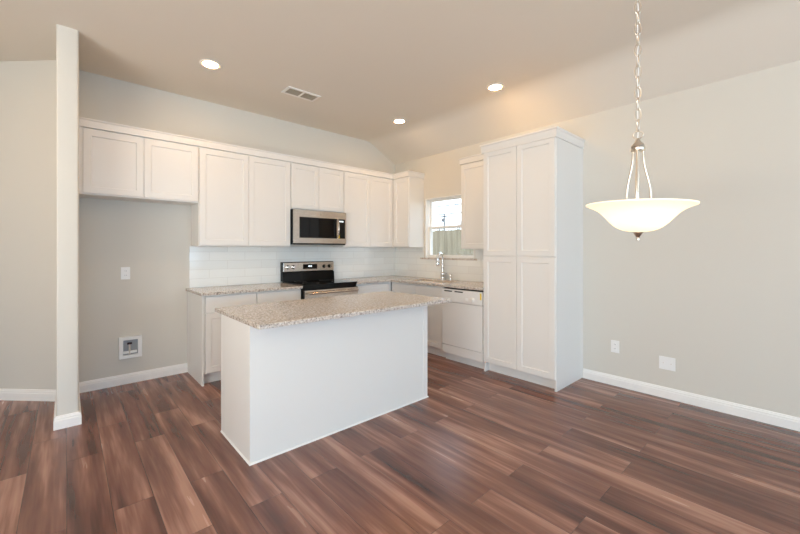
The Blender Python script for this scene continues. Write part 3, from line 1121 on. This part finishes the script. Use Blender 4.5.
# stem, cap and the three curved arms
MB().tube([(px, py, RIM - 0.10), (px, py, 1.87)], 0.006, 12).build('stem', M['nickel'], t, True)
MB().lathe([(0, 1.848), (0.028, 1.848), (0.031, 1.853), (0.031, 1.862), (0.026, 1.866), (0.029, 1.872), (0.026, 1.88), (0.014, 1.893), (0.009, 1.903), (0.007, 1.912), (0, 1.913)], px, py, 32).build('cap', M['nickel'], t, True)
vd = Vector((0.259, -0.966, 0))
vf = Vector((0.966, 0.259, 0))
for k in range(3):
    an = math.radians(24 + 120 * k)
    dr_ = vd * math.cos(an) + vf * math.sin(an)
    pr_ = [(0.024, 1.85), (0.027, 1.80), (0.037, 1.75), (0.052, 1.69), (0.058, 1.64), (0.053, 1.59), (0.044, 1.54), (0.035, 1.49), (0.012, RIM - 0.115)]
    MB().tube([Vector((px, py, 0)) + dr_ * r_ + Vector((0, 0, z_)) for r_, z_ in cat(pr_, 4)], 0.0055, 10).build('arm', M['nickel'], t, True)
# loop ring and chain up to a ceiling canopy
MB().tube([Vector((px, py, 1.928)) + vd * 0.021 * math.cos(2 * PI * k / 24) + Vector((0, 0, 0.018 * math.sin(2 * PI * k / 24))) for k in range(24)], 0.0028, 8, closed=True).build('loop', M['nickel'], t, True)
z = 1.944
k = 0
LH, LW = 0.060, 0.0135
top = CEIL - 0.05
while z + LH * 0.85 < top:
    ax = (vd + vf).normalized() if k % 2 else (vd - vf).normalized()
    if k % 2:
        ax = vd * 0.95 + vf * 0.3
    else:
        ax = vf * 0.95 - vd * 0.3
    ax.normalize()
    pts = []
    for j in range(20):
        an = 2 * PI * j / 20
        pts.append(Vector((px, py, z + LH / 2)) + ax * LW * math.copysign(abs(math.cos(an)) ** 0.75, math.cos(an)) + Vector((0, 0, LH / 2 * math.sin(an))))
    MB().tube(pts, 0.0026, 6, closed=True).build('chain_link', M['nickel'], t, True)
    z += LH - 0.0075
    k += 1
MB().tube([(px + 0.002 * math.sin(q * 1.7), py + 0.002 * math.cos(q * 1.3), 1.905 + (top - 1.905) * q / 40) for q in range(41)], 0.0022, 6).build('cord', M['plastic'], t, True)
MB().lathe([(0, CEIL), (0.065, CEIL), (0.065, CEIL - 0.006), (0.05, CEIL - 0.022), (0.02, CEIL - 0.032), (0.008, CEIL - 0.05), (0, CEIL - 0.052)], px, py, 32).build('canopy', M['nickel'], t, True)
for k in range(3):
    an = math.radians(84 + 120 * k)
    d = bpy.data.lights.new('pendant_bulb', 'POINT')
    d.energy = PENDANT_POWER / 3
    d.color = (1.0, 0.78, 0.52)
    d.shadow_soft_size = 0.025
    ob = bpy.data.objects.new('pendant_bulb', d)
    q = vd * math.cos(an) + vf * math.sin(an)
    ob.location = (q.x * 0.075, q.y * 0.075, RIM - 0.045 - 1.41)
    ob.parent = t
    C.objects.link(ob)

# ------------------------------------------------------------------ outside the kitchen window
o = MB().box(B + 0.5, 60, -10, 60, -0.3, -0.15).build('ground', M['ground'])
struct(at_origin(o))
FX = 6.2
t = thing('wood_fence', (FX, 6.0, -0.15), 'weathered grey-green board fence seen through the lower window sash', 'fence')
c = MB()
y = 2.0
while y < 11:
    h = 1.80 + random.uniform(-0.012, 0.012)
    c.box(FX + random.uniform(-0.003, 0.003), FX + 0.018, y, y + 0.136, -0.13, h)
    y += 0.142
c.build('boards', M['fence'], t)
for zz in (0.2, 0.85, 1.5):
    MB().box(FX + 0.0185, FX + 0.06, 2.0, 11, zz, zz + 0.09).build('rail', M['fence'], t)
for yy in (2.1, 4.5, 6.9, 9.3):
    MB().box(FX + 0.061, FX + 0.15, yy, yy + 0.09, -0.15, 1.78).build('post', M['fence'], t)

t = thing('utility_pole', (40.0, 34.9, -0.15), 'thin utility pole with a crossarm seen through the upper window sash', 'utility pole')
MB().tube([(40.0, 34.9, -0.15), (40.0, 34.9, 6.42)], 0.14, 12, r_end=0.1).build('pole', M['post'], t)
MB().box(39.9, 40.1, 34.3, 35.5, 6.1, 6.24).build('crossarm', M['post'], t)
MB().lathe([(0, 5.4), (0.18, 5.4), (0.18, 5.85), (0, 5.9)], 39.72, 34.9, 16).build('transformer', M['post'], t)


def wire(label, x, z, r, yc):
    pts = [(x, yy, z) for yy in [yc - 16 + 1.6 * k for k in range(21)]]
    tag(MB().tube(pts, r, 6).build('power_line', M['wire']), label, 'power line')


t = thing('utility_pole', (24.0, 37.23, -0.15), 'second utility pole carrying the higher cable, beyond the window view', 'utility pole')
MB().tube([(24.0, 37.23, -0.15), (24.0, 37.23, 5.5)], 0.14, 12, r_end=0.1).build('pole', M['post'], t)
wire('higher of the two overhead cables crossing the sky in the upper sash', 24.0, 5.15, 0.035, 21.1)
wire('lower of the two overhead cables crossing the sky in the upper sash', 40.0, 6.49, 0.06, 34.9)


def tree(x, y, h, label, seed):
    rnd = random.Random(seed)
    t = thing('bare_tree', (x, y, -0.15), label, 'tree', 'bare trees beyond the fence')
    MB().tube([(x, y, -0.15), (x + 0.05, y, h * 0.4), (x, y + 0.05, h * 0.62)], 0.12, 8, r_end=0.06).build('trunk', M['bark'], t)
    c = MB()

    def grow(p, d, ln, r, lv):
        q = p + d * ln
        c.tube([p, p + d * ln * 0.5 + Vector((rnd.uniform(-1, 1), rnd.uniform(-1, 1), 0)) * ln * 0.06, q], r, 5, r_end=r * 0.6)
        if lv:
            for _ in range(3):
                e_ = (d + Vector((rnd.uniform(-1, 1), rnd.uniform(-1, 1), rnd.uniform(-0.2, 0.7))) * 0.7).normalized()
                grow(q, e_, ln * 0.68, r * 0.6, lv - 1)
    for _ in range(5):
        grow(Vector((x, y, h * rnd.uniform(0.35, 0.6))), Vector((rnd.uniform(-1, 1), rnd.uniform(-1, 1), rnd.uniform(0.4, 1.2))).normalized(), h * 0.17, 0.05, 3)
    c.build('branches', M['bark'], t)


tree(26.0, 23.5, 4.4, 'bare pale tree left of the utility pole, beyond the fence', 3)
tree(27.0, 21.6, 4.6, 'bare pale tree right of the utility pole, beyond the fence', 11)
